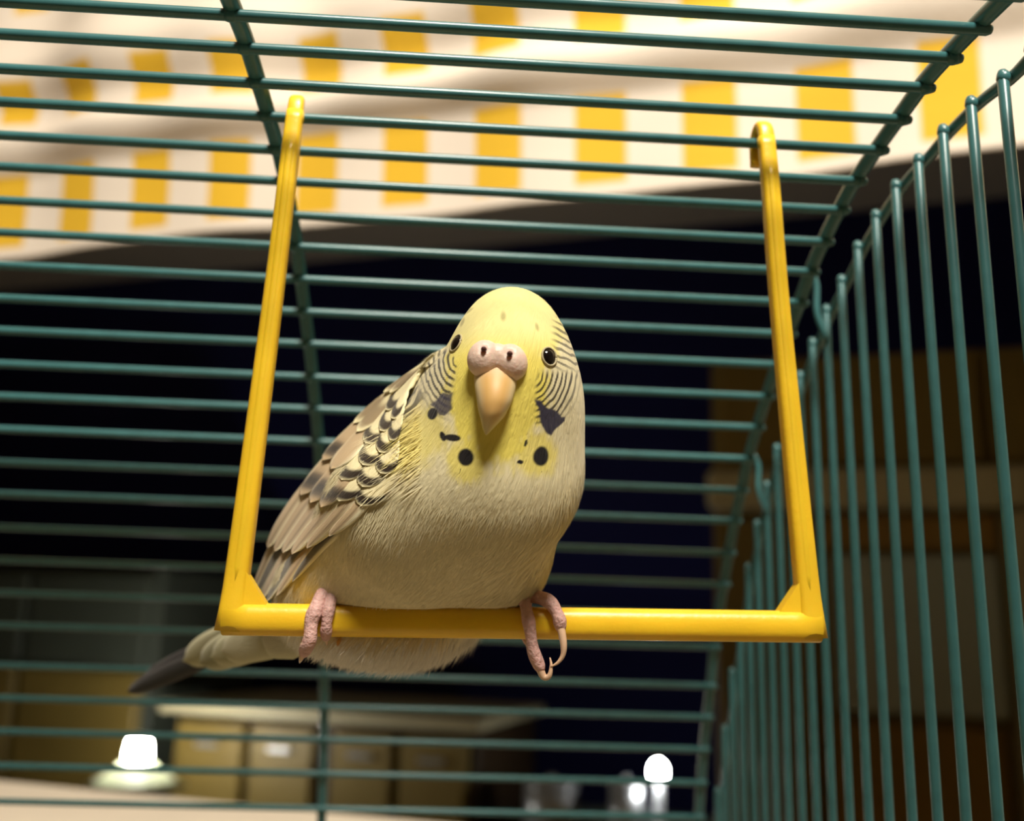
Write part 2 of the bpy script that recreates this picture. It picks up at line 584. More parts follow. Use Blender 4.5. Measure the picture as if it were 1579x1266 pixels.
ELL = [  # centre, radii (cm), rotation about z (deg)
    ((0.70, 16.80, 5.08), (1.00, 1.08, 1.16), 0),      # skull
    ((0.66, 16.35, 4.45), (0.86, 0.80, 0.95), 0),      # face
    ((0.72, 16.75, 4.15), (1.22, 1.00, 1.05), 0),      # cheeks
    ((-0.10, 18.35, 4.05), (1.25, 1.45, 1.55), 36),    # nape and mantle
    ((0.48, 17.25, 2.95), (1.70, 1.55, 1.90), 10),     # chest
    ((-0.58, 18.45, 2.12), (2.22, 2.00, 1.80), 20),    # belly
    ((-1.48, 19.75, 0.55), (2.10, 1.60, 1.37), 0),     # vent
    ((-2.70, 20.3, 0.70), (1.20, 1.2, 1.05), 0),       # rump
    ((-2.05, 18.95, 1.35), (1.05, 1.05, 1.25), 0),     # right thigh
    ((0.75, 18.55, 1.25), (0.85, 0.9, 0.95), 0),       # left thigh
]
for_rot = []
for c, r, a in ELL:
    a = math.radians(a)
    for_rot.append(np.array([[math.cos(a), math.sin(a), 0], [-math.sin(a), math.cos(a), 0], [0, 0, 1]]))


def sdf(P):
    d = None
    k = 0.75
    for (c, r, a), R in zip(ELL, for_rot):
        q = (P - np.array(c)) @ R.T
        r = np.array(r)
        k0 = np.linalg.norm(q / r, axis=-1)
        k1 = np.linalg.norm(q / (r * r), axis=-1) + 1e-9
        e = k0 * (k0 - 1) / k1
        if d is None:
            d = e
        else:
            h = np.clip(0.5 + 0.5 * (d - e) / k, 0, 1)
            d = d * (1 - h) + e * h - k * h * (1 - h)
    # room for the perch
    v = P - PERCH_L
    t = v @ ax
    dist = np.linalg.norm(v - t[..., None] * ax, axis=-1) - (R_PERCH + 0.0)
    k2 = 0.12
    h = np.clip(0.5 - 0.5 * (d + dist) / k2, 0, 1)
    d = d * (1 - h) + (-dist) * h + k2 * h * (1 - h)
    return d


AXIS = catmull([(-1.75, 19.75, 0.75), (-0.75, 18.6, 2.2), (0.2, 17.6, 3.6), (0.70, 16.85, 5.0)], 60)


def make_body(NR=620, NS=620):
    nr, ns = 120, 96
    # capsule parametrisation: cap, shaft, cap
    n_cap0, n_cap1 = 26, 34
    T = np.gradient(AXIS, axis=0); T /= np.linalg.norm(T, axis=1)[:, None]
    refx = np.array([0.8, 0.6, 0.0])
    org, dirs = [], []
    ang = np.linspace(0, 2 * math.pi, ns, endpoint=False)

    def ring(p, t, phi):
        L = refx - t * (refx @ t); L /= np.linalg.norm(L)
        U = np.cross(t, L)
        r = np.cos(ang)[:, None] * L + np.sin(ang)[:, None] * U
        org.append(np.tile(p, (ns, 1)))
        dirs.append(math.cos(phi) * r + math.sin(phi) * t)
    for i in range(n_cap0):
        ring(AXIS[0], T[0], -math.pi / 2 * (1 - i / n_cap0) + 1e-4)
    shaft = nr - n_cap0 - n_cap1
    for i in range(shaft):
        x = i / (shaft - 1) * (len(AXIS) - 1)
        k = min(int(x), len(AXIS) - 2); f = x - k
        ring(AXIS[k] * (1 - f) + AXIS[k + 1] * f, (T[k] * (1 - f) + T[k + 1] * f), 0)
    for i in range(1, n_cap1 + 1):
        ring(AXIS[-1], T[-1], math.pi / 2 * i / n_cap1 - 1e-4)
    org = np.array(org); dirs = np.array(dirs)
    t = np.full(org.shape[:2], 0.0)
    # first exit along each ray
    steps = np.linspace(0.2, 5.5, 90)
    hit = np.full(t.shape, 5.5); found = np.zeros(t.shape, bool)
    for s in steps:
        dd = sdf(org + dirs * s)
        newf = (dd > 0) & ~found
        hit[newf] = s
        found |= newf
    lo_, hi_ = hit - (steps[1] - steps[0]), hit.copy()
    for _ in range(16):
        mid = (lo_ + hi_) / 2
        dd = sdf(org + dirs * mid[..., None])
        lo_ = np.where(dd < 0, mid, lo_); hi_ = np.where(dd < 0, hi_, mid)
    t = (lo_ + hi_) / 2
    P = org + dirs * t[..., None]
    # light smoothing, then upsample (cubic, periodic around)
    for _ in range(1):
        P[1:-1] = 0.5 * P[1:-1] + 0.25 * (P[:-2] + P[2:])
        P = 0.5 * P + 0.25 * (np.roll(P, 1, 1) + np.roll(P, -1, 1))

    def cubic(A, n, axis, periodic):
        A = np.moveaxis(A, axis, 0)
        m = A.shape[0]
        x = np.linspace(0, m, n, endpoint=False) if periodic else np.linspace(0, m - 1, n)
        i = np.floor(x).astype(int); f = (x - i).reshape(-1, *([1] * (A.ndim - 1)))
        g = (lambda k: A[k % m]) if periodic else (lambda k: A[np.clip(k, 0, m - 1)])
        a, b, c, d = g(i - 1), g(i), g(i + 1), g(i + 2)
        r = 0.5 * (2 * b + (c - a) * f + (2 * a - 5 * b + 4 * c - d) * f ** 2 + (-a + 3 * b - 3 * c + d) * f ** 3)
        return np.moveaxis(r, 0, axis)
    P = cubic(cubic(P, NR, 0, False), NS, 1, True)
    return P


BP = make_body()
NR, NS = BP.shape[:2]


def grid_normals(P):
    du = np.gradient(P, axis=0)
    dv = (np.roll(P, -1, 1) - np.roll(P, 1, 1)) / 2
    n = np.cross(dv, du)
    n /= np.linalg.norm(n, axis=-1)[..., None] + 1e-12
    return n


BN = grid_normals(BP)
ctr = AXIS[len(AXIS) // 2]
if np.mean(np.sum(BN * (BP - ctr), -1)) < 0:
    BN = -BN
Bx, By, Bd = project(BP)
view = -BP / np.linalg.norm(BP, axis=-1)[..., None]
facing = np.sum(BN * view, -1)
flat_x, flat_y, flat_d, flat_f = Bx.ravel(), By.ravel(), Bd.ravel(), facing.ravel()
flat_p, flat_n = BP.reshape(-1, 3), BN.reshape(-1, 3)


def surf(px, py, rad=4.0):
    """Front surface point of the bird under a photo pixel (or None)."""
    m = ((flat_x - px) ** 2 + (flat_y - py) ** 2 < rad * rad) & (flat_f > 0.02)
    if not m.any():
        return None
    idx = np.where(m)[0]
    k = idx[np.argmin(flat_d[idx])]
    return flat_p[k], flat_n[k]


def vnoise(P, scale, seed=0):
    """cheap smooth 3-D value noise in [0, 1]"""
    r = np.random.default_rng(seed).random((32, 32, 32))
    q = P * scale
    i = np.floor(q).astype(int); f = q - i
    f = f * f * (3 - 2 * f)
    out = 0
    for a in (0, 1):
        for b in (0, 1):
            for c in (0, 1):
                w = (f[..., 0] if a else 1 - f[..., 0]) * (f[..., 1] if b else 1 - f[..., 1]) * (f[..., 2] if c else 1 - f[..., 2])
                out = out + w * r[(i[..., 0] + a) % 32, (i[..., 1] + b) % 32, (i[..., 2] + c) % 32]
    return out


def sstep(x, a, b):
    t = np.clip((x - a) / (b - a), 0, 1)
    return t * t * (3 - 2 * t)


C_cream = np.array(srgb(230, 219, 178))
C_belly = np.array(srgb(228, 216, 178))
C_vent = np.array(srgb(232, 226, 216))
C_yellow = np.array(srgb(240, 222, 84))
C_crown = np.array(srgb(238, 227, 132))
C_black = np.array(srgb(22, 18, 20))
C_violet = np.array(srgb(52, 48, 66))
C_bar = np.array(srgb(40, 32, 24))


def plumage_colour(P, N, x, y, fr):
    """Markings of the plumage; x, y are the places of the marks as measured, fr tells the front of the bird."""
    nz = vnoise(P, 1.3, 1); nf = vnoise(P, 6.0, 2); nff = vnoise(P * np.array([9, 9, 2.5]), 2.0, 3)
    c = np.tile(C_cream, (*x.shape, 1))

    def mixc(c, colr, m):
        return c * (1 - m[..., None]) + np.asarray(colr) * m[..., None]
    c = mixc(c, C_belly, sstep(y + 40 * (nz - 0.5), 720, 860))
    c = mixc(c, C_vent, sstep(y + 30 * (nz - 0.5), 930, 990))
    # subtle streaks of the feather fringes
    c = c * (0.90 + 0.2 * nff)[..., None]
    front = sstep(fr, -0.05, 0.15)
    # yellow mask
    jag = 26 * (nf - 0.5) + 20 * (nff - 0.5)
    e1 = np.sqrt(((x - 768) / 80) ** 2 + ((y - 590) / 132) ** 2)
    m1 = 1 - sstep(e1 + jag / 120, 0.86, 1.12)
    e2 = np.sqrt(((x - 778) / 98) ** 2 + ((y - 500) / 74) ** 2)
    m2 = 1 - sstep(e2 + jag / 160, 0.85, 1.1)
    e3 = np.minimum(np.hypot(x - 720, (y - 712) * 0.9), np.hypot(x - 826, (y - 700) * 0.9))
    m3 = (1 - sstep(e3 + jag * 0.4, 22, 42)) * 0.8
    e4 = np.sqrt(((x - 655) / 45) ** 2 + ((y - 668) / 50) ** 2)
    m4 = (1 - sstep(e4 + jag / 60, 0.5, 1.2)) * 0.65
    my_ = np.maximum.reduce([m1, m2, m3, m4]) * front
    ycol = C_yellow * (1 - m2[..., None] * sstep(560 - y, 0, 60)[..., None]) + C_crown * (m2 * sstep(560 - y, 0, 60))[..., None]
    my_ = my_ * (0.85 - 0.25 * sstep(570 - y, 0, 80))
    c = c * (1 - my_[..., None]) + ycol * my_[..., None]
    # fine barring of the cheeks and of the nape
    def arcs(cx, cy, r0, r1, a0, a1, per, ph=0.0, squash=1.0):
        dx, dy = (x - cx), (y - cy) * squash
        r = np.hypot(dx, dy) + 3 * (nf - 0.5)
        a = np.degrees(np.arctan2(dy, dx))
        w = 0.5 + 0.5 * np.cos(2 * math.pi * (r / per + ph))
        am = sstep(a, a0, a0 + 14) * (1 - sstep(a, a1 - 14, a1))
        rm = sstep(r, r0, r0 + 6) * (1 - sstep(r, r1 - 22, r1))
        return sstep(w, 0.52, 0.8) * am * rm
    br = arcs(816, 570, 12, 88, -18, 112, 7.3, squash=0.78) * front * sstep(x, 822, 830) * (1 - sstep(y, 645, 662)) * sstep(y, 566, 580)
    dx = x - 706; dy = (y - 556) * 0.7
    r = np.hypot(dx, dy) + 3 * (nf - 0.5); a = np.degrees(np.arctan2(dy, -dx))
    bl = sstep(0.5 + 0.5 * np.cos(2 * math.pi * r / 7.4), 0.52, 0.8) * sstep(a, -42, -22) * (1 - sstep(a, 66, 84)) * sstep(r, 4, 8) * (1 - sstep(r, 44, 80)) * front
    bars_ = np.maximum(br, bl)
    # nape: behind the face, bars ringing the head
    back = (1 - sstep(fr, 0.02, 0.22)) * (P[..., 2] > 3.2)
    yy = P[..., 2] * 0.8 + P[..., 1] * 0.6
    nb = sstep(0.5 + 0.5 * np.cos(2 * math.pi * (P[..., 2] - 0.9 * P[..., 1]) / 0.17 + 3 * nf), 0.5, 0.8) * sstep(P[..., 1], 16.7, 17.1)
    bars_ = np.maximum(bars_, nb * back * 0.8)
    side = sstep(x, 846, 862) * (1 - sstep(y, 560, 580)) * sstep(y, 480, 500) * front
    bars_ = np.maximum(bars_, side * sstep(0.5 + 0.5 * np.cos(2 * math.pi * (y - 0.5 * x) / 10 + 3 * nf), 0.55, 0.8) * 0.8)
    c = mixc(c, C_bar, bars_ * 0.93)

    def poly(pts, soft=2.0, jit=5.0):
        """soft mask of a convex polygon"""
        pts = np.array(pts, float)
        n = len(pts); s = None
        cen = pts.mean(0)
        for i in range(n):
            p, q = pts[i], pts[(i + 1) % n]
            nrm = np.array([q[1] - p[1], p[0] - q[0]]); nrm /= np.linalg.norm(nrm)
            if (cen - p) @ nrm > 0: nrm = -nrm
            d = (x - p[0]) * nrm[0] + (y - p[1]) * nrm[1]
            s = d if s is None else np.maximum(s, d)
        return (1 - sstep(s + jit * (nf - 0.5) * 2, -soft, soft)) * front

    def oval(cx, cy, rx, ry, ang=0, soft=0.14):
        a = math.radians(ang)
        dx, dy = x - cx, y - cy
        u = dx * math.cos(a) + dy * math.sin(a); v = -dx * math.sin(a) + dy * math.cos(a)
        return (1 - sstep(np.hypot(u / rx, v / ry) + 0.18 * (nf - 0.5), 1 - soft, 1 + soft)) * front
    m = np.maximum(poly([(824, 616), (834, 618), (870, 646), (850, 671), (836, 657)]), poly([(850, 650), (876, 638), (872, 650), (858, 660)], 1.5, 3))
    c = mixc(c, C_violet, m)
    m = np.maximum(poly([(701, 602), (695, 630), (686, 642), (678, 640), (664, 624), (680, 612)]), 0)
    c = mixc(c, C_violet * 1.3, m * 0.9)
    for args in ((667, 638, 7.5, 9.5, 20), (718, 705.5, 12.3, 13.8, 0), (833.5, 703.5, 11.8, 15.5, 8), (697, 675, 13, 5.5, 5), (683, 673, 4.5, 8, -20),
                 (802, 712.5, 5, 3.5, 0), (811, 683, 2.2, 6, 15)):
        c = mixc(c, C_black, oval(*args))
    for args in ((776, 488, 4, 7, 0), (828, 504, 2.5, 6, -15), (713, 497, 2, 7, 25), (722, 480, 8, 2, -35)):
        c = mixc(c, np.array(srgb(120, 108, 60)), oval(*args, 0.6) * 0.55)
    # a few dark marks of the mantle beside the wing
    mk = sstep(vnoise(P * np.array([1, 1, 1.6]), 3.4, 9), 0.62, 0.72) * (1 - sstep(x, 640, 665)) * (1 - sstep(y, 640, 660)) * sstep(y, 545, 565)
    c = mixc(c, C_bar * 1.4, mk * 0.85)
    return np.clip(c, 0, 1)


BC = plumage_colour(BP, BN, Bx, By, facing)

# feather material: colour attribute, fine lengthwise relief
def plumage_mat(name, bump=0.5, rough=0.75, streak=True):
    m = bpy.data.materials.new(name)
    m.use_nodes = True
    nt = m.node_tree
    b = nt.nodes['Principled BSDF']
    b.inputs['Roughness'].default_value = rough
    b.inputs['Sheen Weight'].default_value = 0.15
    b.inputs['Specular IOR Level'].default_value = 0.25
    ca = nt.nodes.new('ShaderNodeVertexColor'); ca.layer_name = 'Col'
    nt.links.new(ca.outputs['Color'], b.inputs['Base Color'])
    if streak:
        uvn = nt.nodes.new('ShaderNodeUVMap')
        mp = nt.nodes.new('ShaderNodeMapping')
        mp.inputs['Scale'].default_value = (16, 2.6, 1)
        nt.links.new(uvn.outputs['UV'], mp.inputs['Vector'])
        n = nt.nodes.new('ShaderNodeTexNoise'); n.inputs['Scale'].default_value = 1.6; n.inputs['Detail'].default_value = 5
        n.inputs['Distortion'].default_value = 0.6
        nt.links.new(mp.outputs[0], n.inputs['Vector'])
        bp = nt.nodes.new('ShaderNodeBump'); bp.inputs['Strength'].default_value = bump; bp.inputs['Distance'].default_value = 0.0006
        nt.links.new(n.outputs['Fac'], bp.inputs['Height'])
        nt.links.new(bp.outputs['Normal'], b.inputs['Normal'])
    return m


M_plum = plumage_mat('budgerigar_plumage')
M_feath = plumage_mat('budgerigar_flight_feather', 0.35, 0.6)
M_strand = plumage_mat('budgerigar_feather_fringe', streak=False)
# uv in cm: around, along
seg_len = np.linalg.norm(np.diff(BP, axis=0), axis=-1).mean(1)
vv = np.concatenate([[0], np.cumsum(seg_len)])
circ = np.linalg.norm(np.roll(BP, -1, 1) - BP, axis=-1).sum(1)
uu = np.linspace(0, 11, NS, endpoint=False)
UVB = np.stack(np.broadcast_arrays(uu[None, :], vv[:, None]), -1).reshape(-1, 2)
idx = np.arange(NR * NS).reshape(NR, NS)
Fq = np.stack([idx[:-1], np.roll(idx, -1, 1)[:-1], np.roll(idx, -1, 1)[1:], idx[1:]], -1).reshape(-1, 4)


def build_dense(name, V, Fq, material, parent, colors, uv):
    V = wpt(V); org = V.mean(0)
    me = bpy.data.meshes.new(name)
    n, f = len(V), len(Fq)
    k = Fq.shape[1]
    me.vertices.add(n); me.loops.add(f * k); me.polygons.add(f)
    me.vertices.foreach_set('co', (V - org).astype(np.float32).ravel())
    me.loops.foreach_set('vertex_index', Fq.astype(np.int32).ravel())
    me.polygons.foreach_set('loop_start', np.arange(0, f * k, k, dtype=np.int32))
    me.polygons.foreach_set('use_smooth', np.ones(f, bool))
    me.update(calc_edges=True)
    ca = me.color_attributes.new('Col', 'FLOAT_COLOR', 'POINT')
    ca.data.foreach_set('color', np.column_stack([colors, np.ones(n)]).astype(np.float32).ravel())
    if uv is not None:
        ul = me.uv_layers.new(name='UVMap')
        ul.data.foreach_set('uv', np.asarray(uv, np.float32)[Fq.ravel()].ravel())
    me.materials.append(material)
    me.validate()
    o = bpy.data.objects.new(name, me)
    col.objects.link(o)
    o.parent = parent
    o.location = org - offset_of(parent)
    return o


# outward winding
a_, b_, c_ = flat_p[Fq[:, 0]], flat_p[Fq[:, 1]], flat_p[Fq[:, 3]]
if np.mean(np.sum(np.cross(b_ - a_, c_ - a_) * flat_n[Fq[:, 0]], -1)) < 0:
    Fq = Fq[:, ::-1]
body = build_dense('body', flat_p, Fq, M_plum, bird, BC.reshape(-1, 3), UVB)

# --- fringe: fine barbs lying on the body
def make_fringe(count=70000):
    area = np.linalg.norm(np.cross(np.gradient(BP, axis=0), (np.roll(BP, -1, 1) - np.roll(BP, 1, 1)) / 2), axis=-1).ravel()
    pr = area / area.sum()
    k = rng.choice(len(pr), count, p=pr)
    p, n, c = flat_p[k], flat_n[k], BC.reshape(-1, 3)[k]
    x, y = flat_x[k], flat_y[k]
    beak = at_y(768, 565, 15.7)
    T = np.gradient(AXIS, axis=0); T /= np.linalg.norm(T, axis=1)[:, None]
    near = np.argmin(((p[:, None, :] - AXIS[None, ::4]) ** 2).sum(-1), 1) * 4
    flow = -T[near]
    flow = flow + np.array([-0.12, 0.15, -0.45])
    away = p - beak
    dist = np.linalg.norm(away, axis=1)
    away /= dist[:, None] + 1e-9
    w = (1 - sstep(dist, 1.2, 2.2))[:, None]
    flow = flow * (1 - w) + away * w
    flow = flow - n * np.sum(flow * n, 1)[:, None]
    flow /= np.linalg.norm(flow, axis=1)[:, None] + 1e-9
    sd = np.cross(n, flow)
    j = rng.normal(0, 0.16, count)
    flow = flow + sd * j[:, None]
    flow /= np.linalg.norm(flow, axis=1)[:, None]
    sd = np.cross(n, flow)
    L = np.where(dist < 1.6, 0.09, np.where(dist < 2.4, 0.16, 0.34)) * rng.uniform(0.6, 1.25, count)
    vent = (y > 940) & (n[:, 2] < 0.2)
    L = L * np.where(vent, 1.5, 1.0)
    Wd = np.where(dist < 1.6, 0.008, 0.012) * rng.uniform(0.7, 1.3, count)
    lift = rng.uniform(0.0, 0.06, count) + np.where(vent, rng.uniform(0.0, 0.35, count), 0)
    # loose breast feathers that fall over the wing's edge
    reg = (x > 590) & (x < 655) & (y > 620) & (y < 750) & (flat_f[k] > 0.1) & (rng.random(count) < 0.55)
    tgt = p + RT * -0.7 + UP * -0.62 + FW * 0.25
    fl2 = tgt - p; fl2 = fl2 - n * np.sum(fl2 * n, 1)[:, None] * 0.8
    fl2 = fl2 + sd * rng.normal(0, 0.12, count)[:, None]
    fl2 /= np.linalg.norm(fl2, axis=1)[:, None]
    flow = np.where(reg[:, None], fl2, flow)
    L = np.where(reg, rng.uniform(0.35, 0.75, count), L)
    lift = np.where(reg, rng.uniform(0.10, 0.32, count), lift)
    lum = rng.uniform(0.95, 1.06, count)
    base = p - n * 0.012
    tip = base + flow * L[:, None] + n * (L * lift)[:, None]
    midp = base + flow * (L * 0.5)[:, None] + n * (L * (lift * 0.5 + 0.035))[:, None]
    V = np.stack([base - sd * Wd[:, None] * 0.6, base + sd * Wd[:, None] * 0.6, midp + sd * Wd[:, None] * 0.6, midp - sd * Wd[:, None] * 0.6, tip], 1)
    # keep the perch, the beak and the eyes clear
    q = tip - PERCH_L; t = q @ ax
    dp = np.linalg.norm(q - t[:, None] * ax, axis=1)
    ex = np.minimum(np.hypot(x - 851, y - 548), np.hypot(x - 698, y - 527))
    ok = (dp > R_PERCH + 0.06) & (ex > 17) & ~((np.abs(x - 766) < 46) & (y > 525) & (y < 640) & (dist < 1.5))
    V, c, lum = V[ok], c[ok], lum[ok]
    m = len(V)
    b0 = np.arange(m) * 5
    F = np.concatenate([np.stack([b0, b0 + 1, b0 + 2], 1), np.stack([b0, b0 + 2, b0 + 3], 1), np.stack([b0 + 3, b0 + 2, b0 + 4], 1)])
    C = np.repeat(np.clip(c * lum[:, None], 0, 1), 5, axis=0)
    return build_dense('plumage_fringe', V.reshape(-1, 3), F, M_strand, bird, C, None)


fr = make_fringe()
fr['kind'] = 'stuff'

# --- face: cere, nostrils, beak, eyes
M_cere = mat('cere_skin', srgb(228, 200, 184), 0.45, noise=0.06, noise_scale=500, bump=0.15, bump_scale=1500, Subsurface_Weight=0.2, Subsurface_Scale=0.002)
M_nostril = mat('nostril_dark_red', srgb(70, 18, 14), 0.6)
M_eye = mat('black_eye', (0.006, 0.004, 0.004), 0.06)
M_ring = mat('pale_eye_ring', srgb(176, 164, 128), 0.6, noise=0.05, noise_scale=800)
M_toe = mat('pink_toe_skin', srgb(206, 164, 156), 0.6, noise=0.12, noise_scale=700, bump=0.5, bump_scale=1200, Subsurface_Weight=0.15, Subsurface_Scale=0.001)
M_claw = mat('horn_claw', srgb(205, 170, 140), 0.35, noise=0.1, noise_scale=500)

beak_mat = bpy.data.materials.new('ochre_horn_beak')
beak_mat.use_nodes = True
bn = beak_mat.node_tree.nodes['Principled BSDF']
bn.inputs['Roughness'].default_value = 0.5
bn.inputs['Subsurface Weight'].default_value = 0.0
bn.inputs['Subsurface Scale'].default_value = 0.002
ca = beak_mat.node_tree.nodes.new('ShaderNodeVertexColor'); ca.layer_name = 'Col'
beak_mat.node_tree.links.new(ca.outputs['Color'], bn.inputs['Base Color'])


def face_y(px, py, default=15.8):
    h = surf(px, py, 6)
    return h[0][1] if h else default


YF = face_y(768, 552)
cere_parts = []
for (px, py, rx, rz, rot_) in ((746, 553, 0.285, 0.33, 14), (788, 559, 0.285, 0.33, -16)):
    c = at_y(px, py, YF - 0.02)
    a = math.radians(rot_)
    R = np.array([[math.cos(a), 0, math.sin(a)], [0, 1, 0], [-math.sin(a), 0, math.cos(a)]])
    V, F = ellipsoid(c, (rx, 0.25, rz), 32, 22, R)
    cere_parts.append((V, F))
c = at_y(767, 549, YF - 0.0)
cere_parts.append(ellipsoid(c, (0.24, 0.20, 0.22), 24, 16))
V, F = merge(*cere_parts)
# dimples for the nostrils
NOS = []
for (px, py) in ((746, 539), (786, 546)):
    x_, y_, d_ = project(V)
    dd = np.hypot(x_ - px, y_ - py)
    fm = (V[:, 1] < YF)
    k = np.argmin(np.where(dd < 5, V[:, 1], 1e9))
    ctrp = at_y(px, py, V[k, 1])
    NOS.append(ctrp)
    g = np.exp(-(dd / 5.0) ** 2) * fm
    V = V + g[:, None] * np.array([0, 0.06, 0])
cere = build('cere', V, F, M_cere, bird)
rem = cere.modifiers.new('fuse', 'REMESH'); rem.mode = 'VOXEL'; rem.voxel_size = 0.00022; rem.use_smooth_shade = True
sm_ = cere.modifiers.new('soften', 'SMOOTH'); sm_.factor = 0.5; sm_.iterations = 3
for p in NOS:
    V, F = ellipsoid(p + np.array([0, -0.012, 0]), (0.050, 0.07, 0.045), 14, 10)
    build('nostril', V, F, M_nostril, cere)

# upper mandible, curved down over the chin
def make_beak():
    rows = [  # px, py, half width px, forward offset from face plane, half depth
        (766, 566, 32, 0.02, 0.30), (765, 578, 35, -0.10, 0.30), (764, 592, 34, -0.20, 0.30), (763, 606, 31, -0.27, 0.29), (762, 620, 27.5, -0.30, 0.27),
        (760, 632, 23.5, -0.29, 0.25), (758, 643, 18.5, -0.26, 0.21), (755, 653, 13, -0.20, 0.16), (752, 662, 7.5, -0.14, 0.10), (750, 670, 1.8, -0.09, 0.03)]
    rows = catmull(np.array(rows), 40)
    seg = 28
    V, C = [], []
    for i, (px, py, hw, off, hd) in enumerate(rows):
        c = at_y(px, py, YF + off + hd * 0.9)
        w = hw / FPX * c[1]
        tt = i / 39
        for j in range(seg):
            t = 2 * math.pi * j / seg
            cc, ss = math.cos(t), math.sin(t)
            ridge = 1 + 0.10 * max(0, -ss) ** 6
            V.append(c + np.array([w * math.copysign(abs(cc) ** 0.9, cc), hd * ss * ridge, 0]))
            edge = sstep(np.array(abs(cc)), 0.45, 0.95)
            c1 = np.array(srgb(212, 168, 100)); c2 = np.array(srgb(224, 204, 160)); c3 = np.array(srgb(214, 196, 140))
            k = c1 * (1 - edge) + c2 * edge
            k = k * (1 - sstep(np.array(tt), 0.55, 0.95)) + c3 * sstep(np.array(tt), 0.55, 0.95)
            k = k * (1 - 0.6 * (1 - sstep(np.array(tt), 0.0, 0.25))) + np.array(srgb(232, 205, 180)) * 0.6 * (1 - sstep(np.array(tt), 0.0, 0.25))
            C.append(k)
    F = [(i * seg + j, i * seg + (j + 1) % seg, (i + 1) * seg + (j + 1) % seg, (i + 1) * seg + j) for i in range(39) for j in range(seg)]
    F += [tuple(range(seg - 1, -1, -1)), tuple(39 * seg + j for j in range(seg))]
    b = build('beak', np.array(V), F, beak_mat, bird, colors=np.array(C))
    # lower mandible tucked behind the hook
    V, F = ellipsoid(at_y(760, 632, YF + 0.02), (0.24, 0.22, 0.22), 20, 14)
    build('lower_mandible', V, F, mat('horn_lower_mandible', srgb(196, 160, 100), 0.45), bird)


make_beak()


def frame_from(n, up=(0, 0, 1)):
    n = n / np.linalg.norm(n)
    u = np.cross(up, n); u /= np.linalg.norm(u)
    v = np.cross(n, u)
    return np.column_stack([u, v, n])


for (px, py, fb) in ((851, 548, None), (699, 527, None)):
    h = surf(px, py, 5)
    p, n = h
    R = frame_from(n)
    V, F = ellipsoid(p - n * 0.035, (0.142, 0.155, 0.10), 28, 18, R)
    eye = build('eye', V, F, M_eye, bird)
    path = [p + n * 0.004 + R[:, 0] * 0.150 * math.cos(t) + R[:, 1] * 0.164 * math.sin(t) for t in np.linspace(0, 2 * math.pi, 33)]
    V, F = tube(path, 0.020, 8, up=n)
    build('eye_ring', V, F, M_ring, eye)

# --- feathers
def feather(name, parent, S, a0, b0, La, Wb, kind, lift0, lift1, nL=18, nW=9, curl=0.03, skew=0.0):
    """One overlapping feather on the wing sheet S(a, b) -> point, normal."""
    V, C, UV = [], [], []
    for i in range(nL):
        t = i / (nL - 1)
        if t < 0.5: wd = 0.55 + 0.45 * math.sin(math.pi * t)
        else: wd = math.sqrt(max(0.0, 1 - ((t - 0.5) / 0.5) ** (2.4 if kind != 'primary' else 3.0)))
        for j in range(nW):
            w = -1 + 2 * j / (nW - 1)
            a = a0 + La * t - 0.10 * La * w * w * (1 - t) * 0
            b = b0 + Wb * wd * w + skew * t
            p, n = S(a, b)
            V.append(p + n * (lift0 + (lift1 - lift0) * t - curl * w * w * wd))
            C.append(feather_colour(kind, t, w * wd, w))
            UV.append((w * 0.4, t * 1.2))
    F = [(i * nW + j, i * nW + j + 1, (i + 1) * nW + j + 1, (i + 1) * nW + j) for i in range(nL - 1) for j in range(nW - 1)]
    V = np.array(V)
    # thin but real thickness
    o = build(name, V, F, M_feath, parent, True, colors=np.array(C), uv=np.array(UV))
    so = o.modifiers.new('vane_thickness', 'SOLIDIFY'); so.thickness = 0.00012; so.offset = -1
    return o


FC = dict(cream=np.array(srgb(240, 228, 182)), pale=np.array(srgb(236, 226, 190)), dark=np.array(srgb(42, 29, 16)), taupe=np.array(srgb(196, 170, 132)),
          brown=np.array(srgb(150, 120, 84)), grey=np.array(srgb(120, 112, 100)))


def feather_colour(kind, t, ww, w):
    t_ = np.array(t)
    if kind == 'covert':          # cream, dark crescent before a pale tip edge
        arc = t + 0.22 * ww * ww
        m = float(sstep(np.array(arc), 0.74, 0.81) * (1 - sstep(np.array(arc), 0.94, 0.99)))
        return FC['cream'] * (1 - m) + FC['dark'] * m
    if kind == 'mantle':
        arc = t + 0.2 * ww * ww
        m = float(sstep(np.array(arc), 0.35, 0.55) * (1 - sstep(np.array(arc), 0.86, 0.95))) * 0.85
        return FC['cream'] * (1 - m) + FC['brown'] * 0.7 * m
    if kind == 'greater':         # taupe with dark blot near the tip
        m = float(sstep(t_, 0.62, 0.74) * (1 - sstep(t_, 0.86, 0.94)) * (1 - sstep(np.array(abs(ww)), 0.5, 0.8)))
        e = float(sstep(np.array(abs(w)), 0.70, 0.95))
        c = FC['taupe'] * (1 - e) + FC['pale'] * e
        return c * (1 - m) + FC['dark'] * m
    if kind == 'plain':
        e = float(sstep(np.array(abs(w)), 0.6, 0.95))
        return FC['taupe'] * (1 - e) + FC['pale'] * e
    if kind == 'primary':
        e = float(sstep(np.array(-w), 0.1, 0.5))
        m = float(np.exp(-(ww / 0.08) ** 2)) * 0.6
        c = FC['taupe'] * (1 - e) + FC['pale'] * e
        return c * (1 - m) + FC['brown'] * 0.6 * m
    if kind == 'flight':
        e = float(sstep(np.array(-w), 0.2, 0.7))
        return FC['grey'] * 0.75 * (1 - e) + FC['pale'] * e
    return FC['cream']


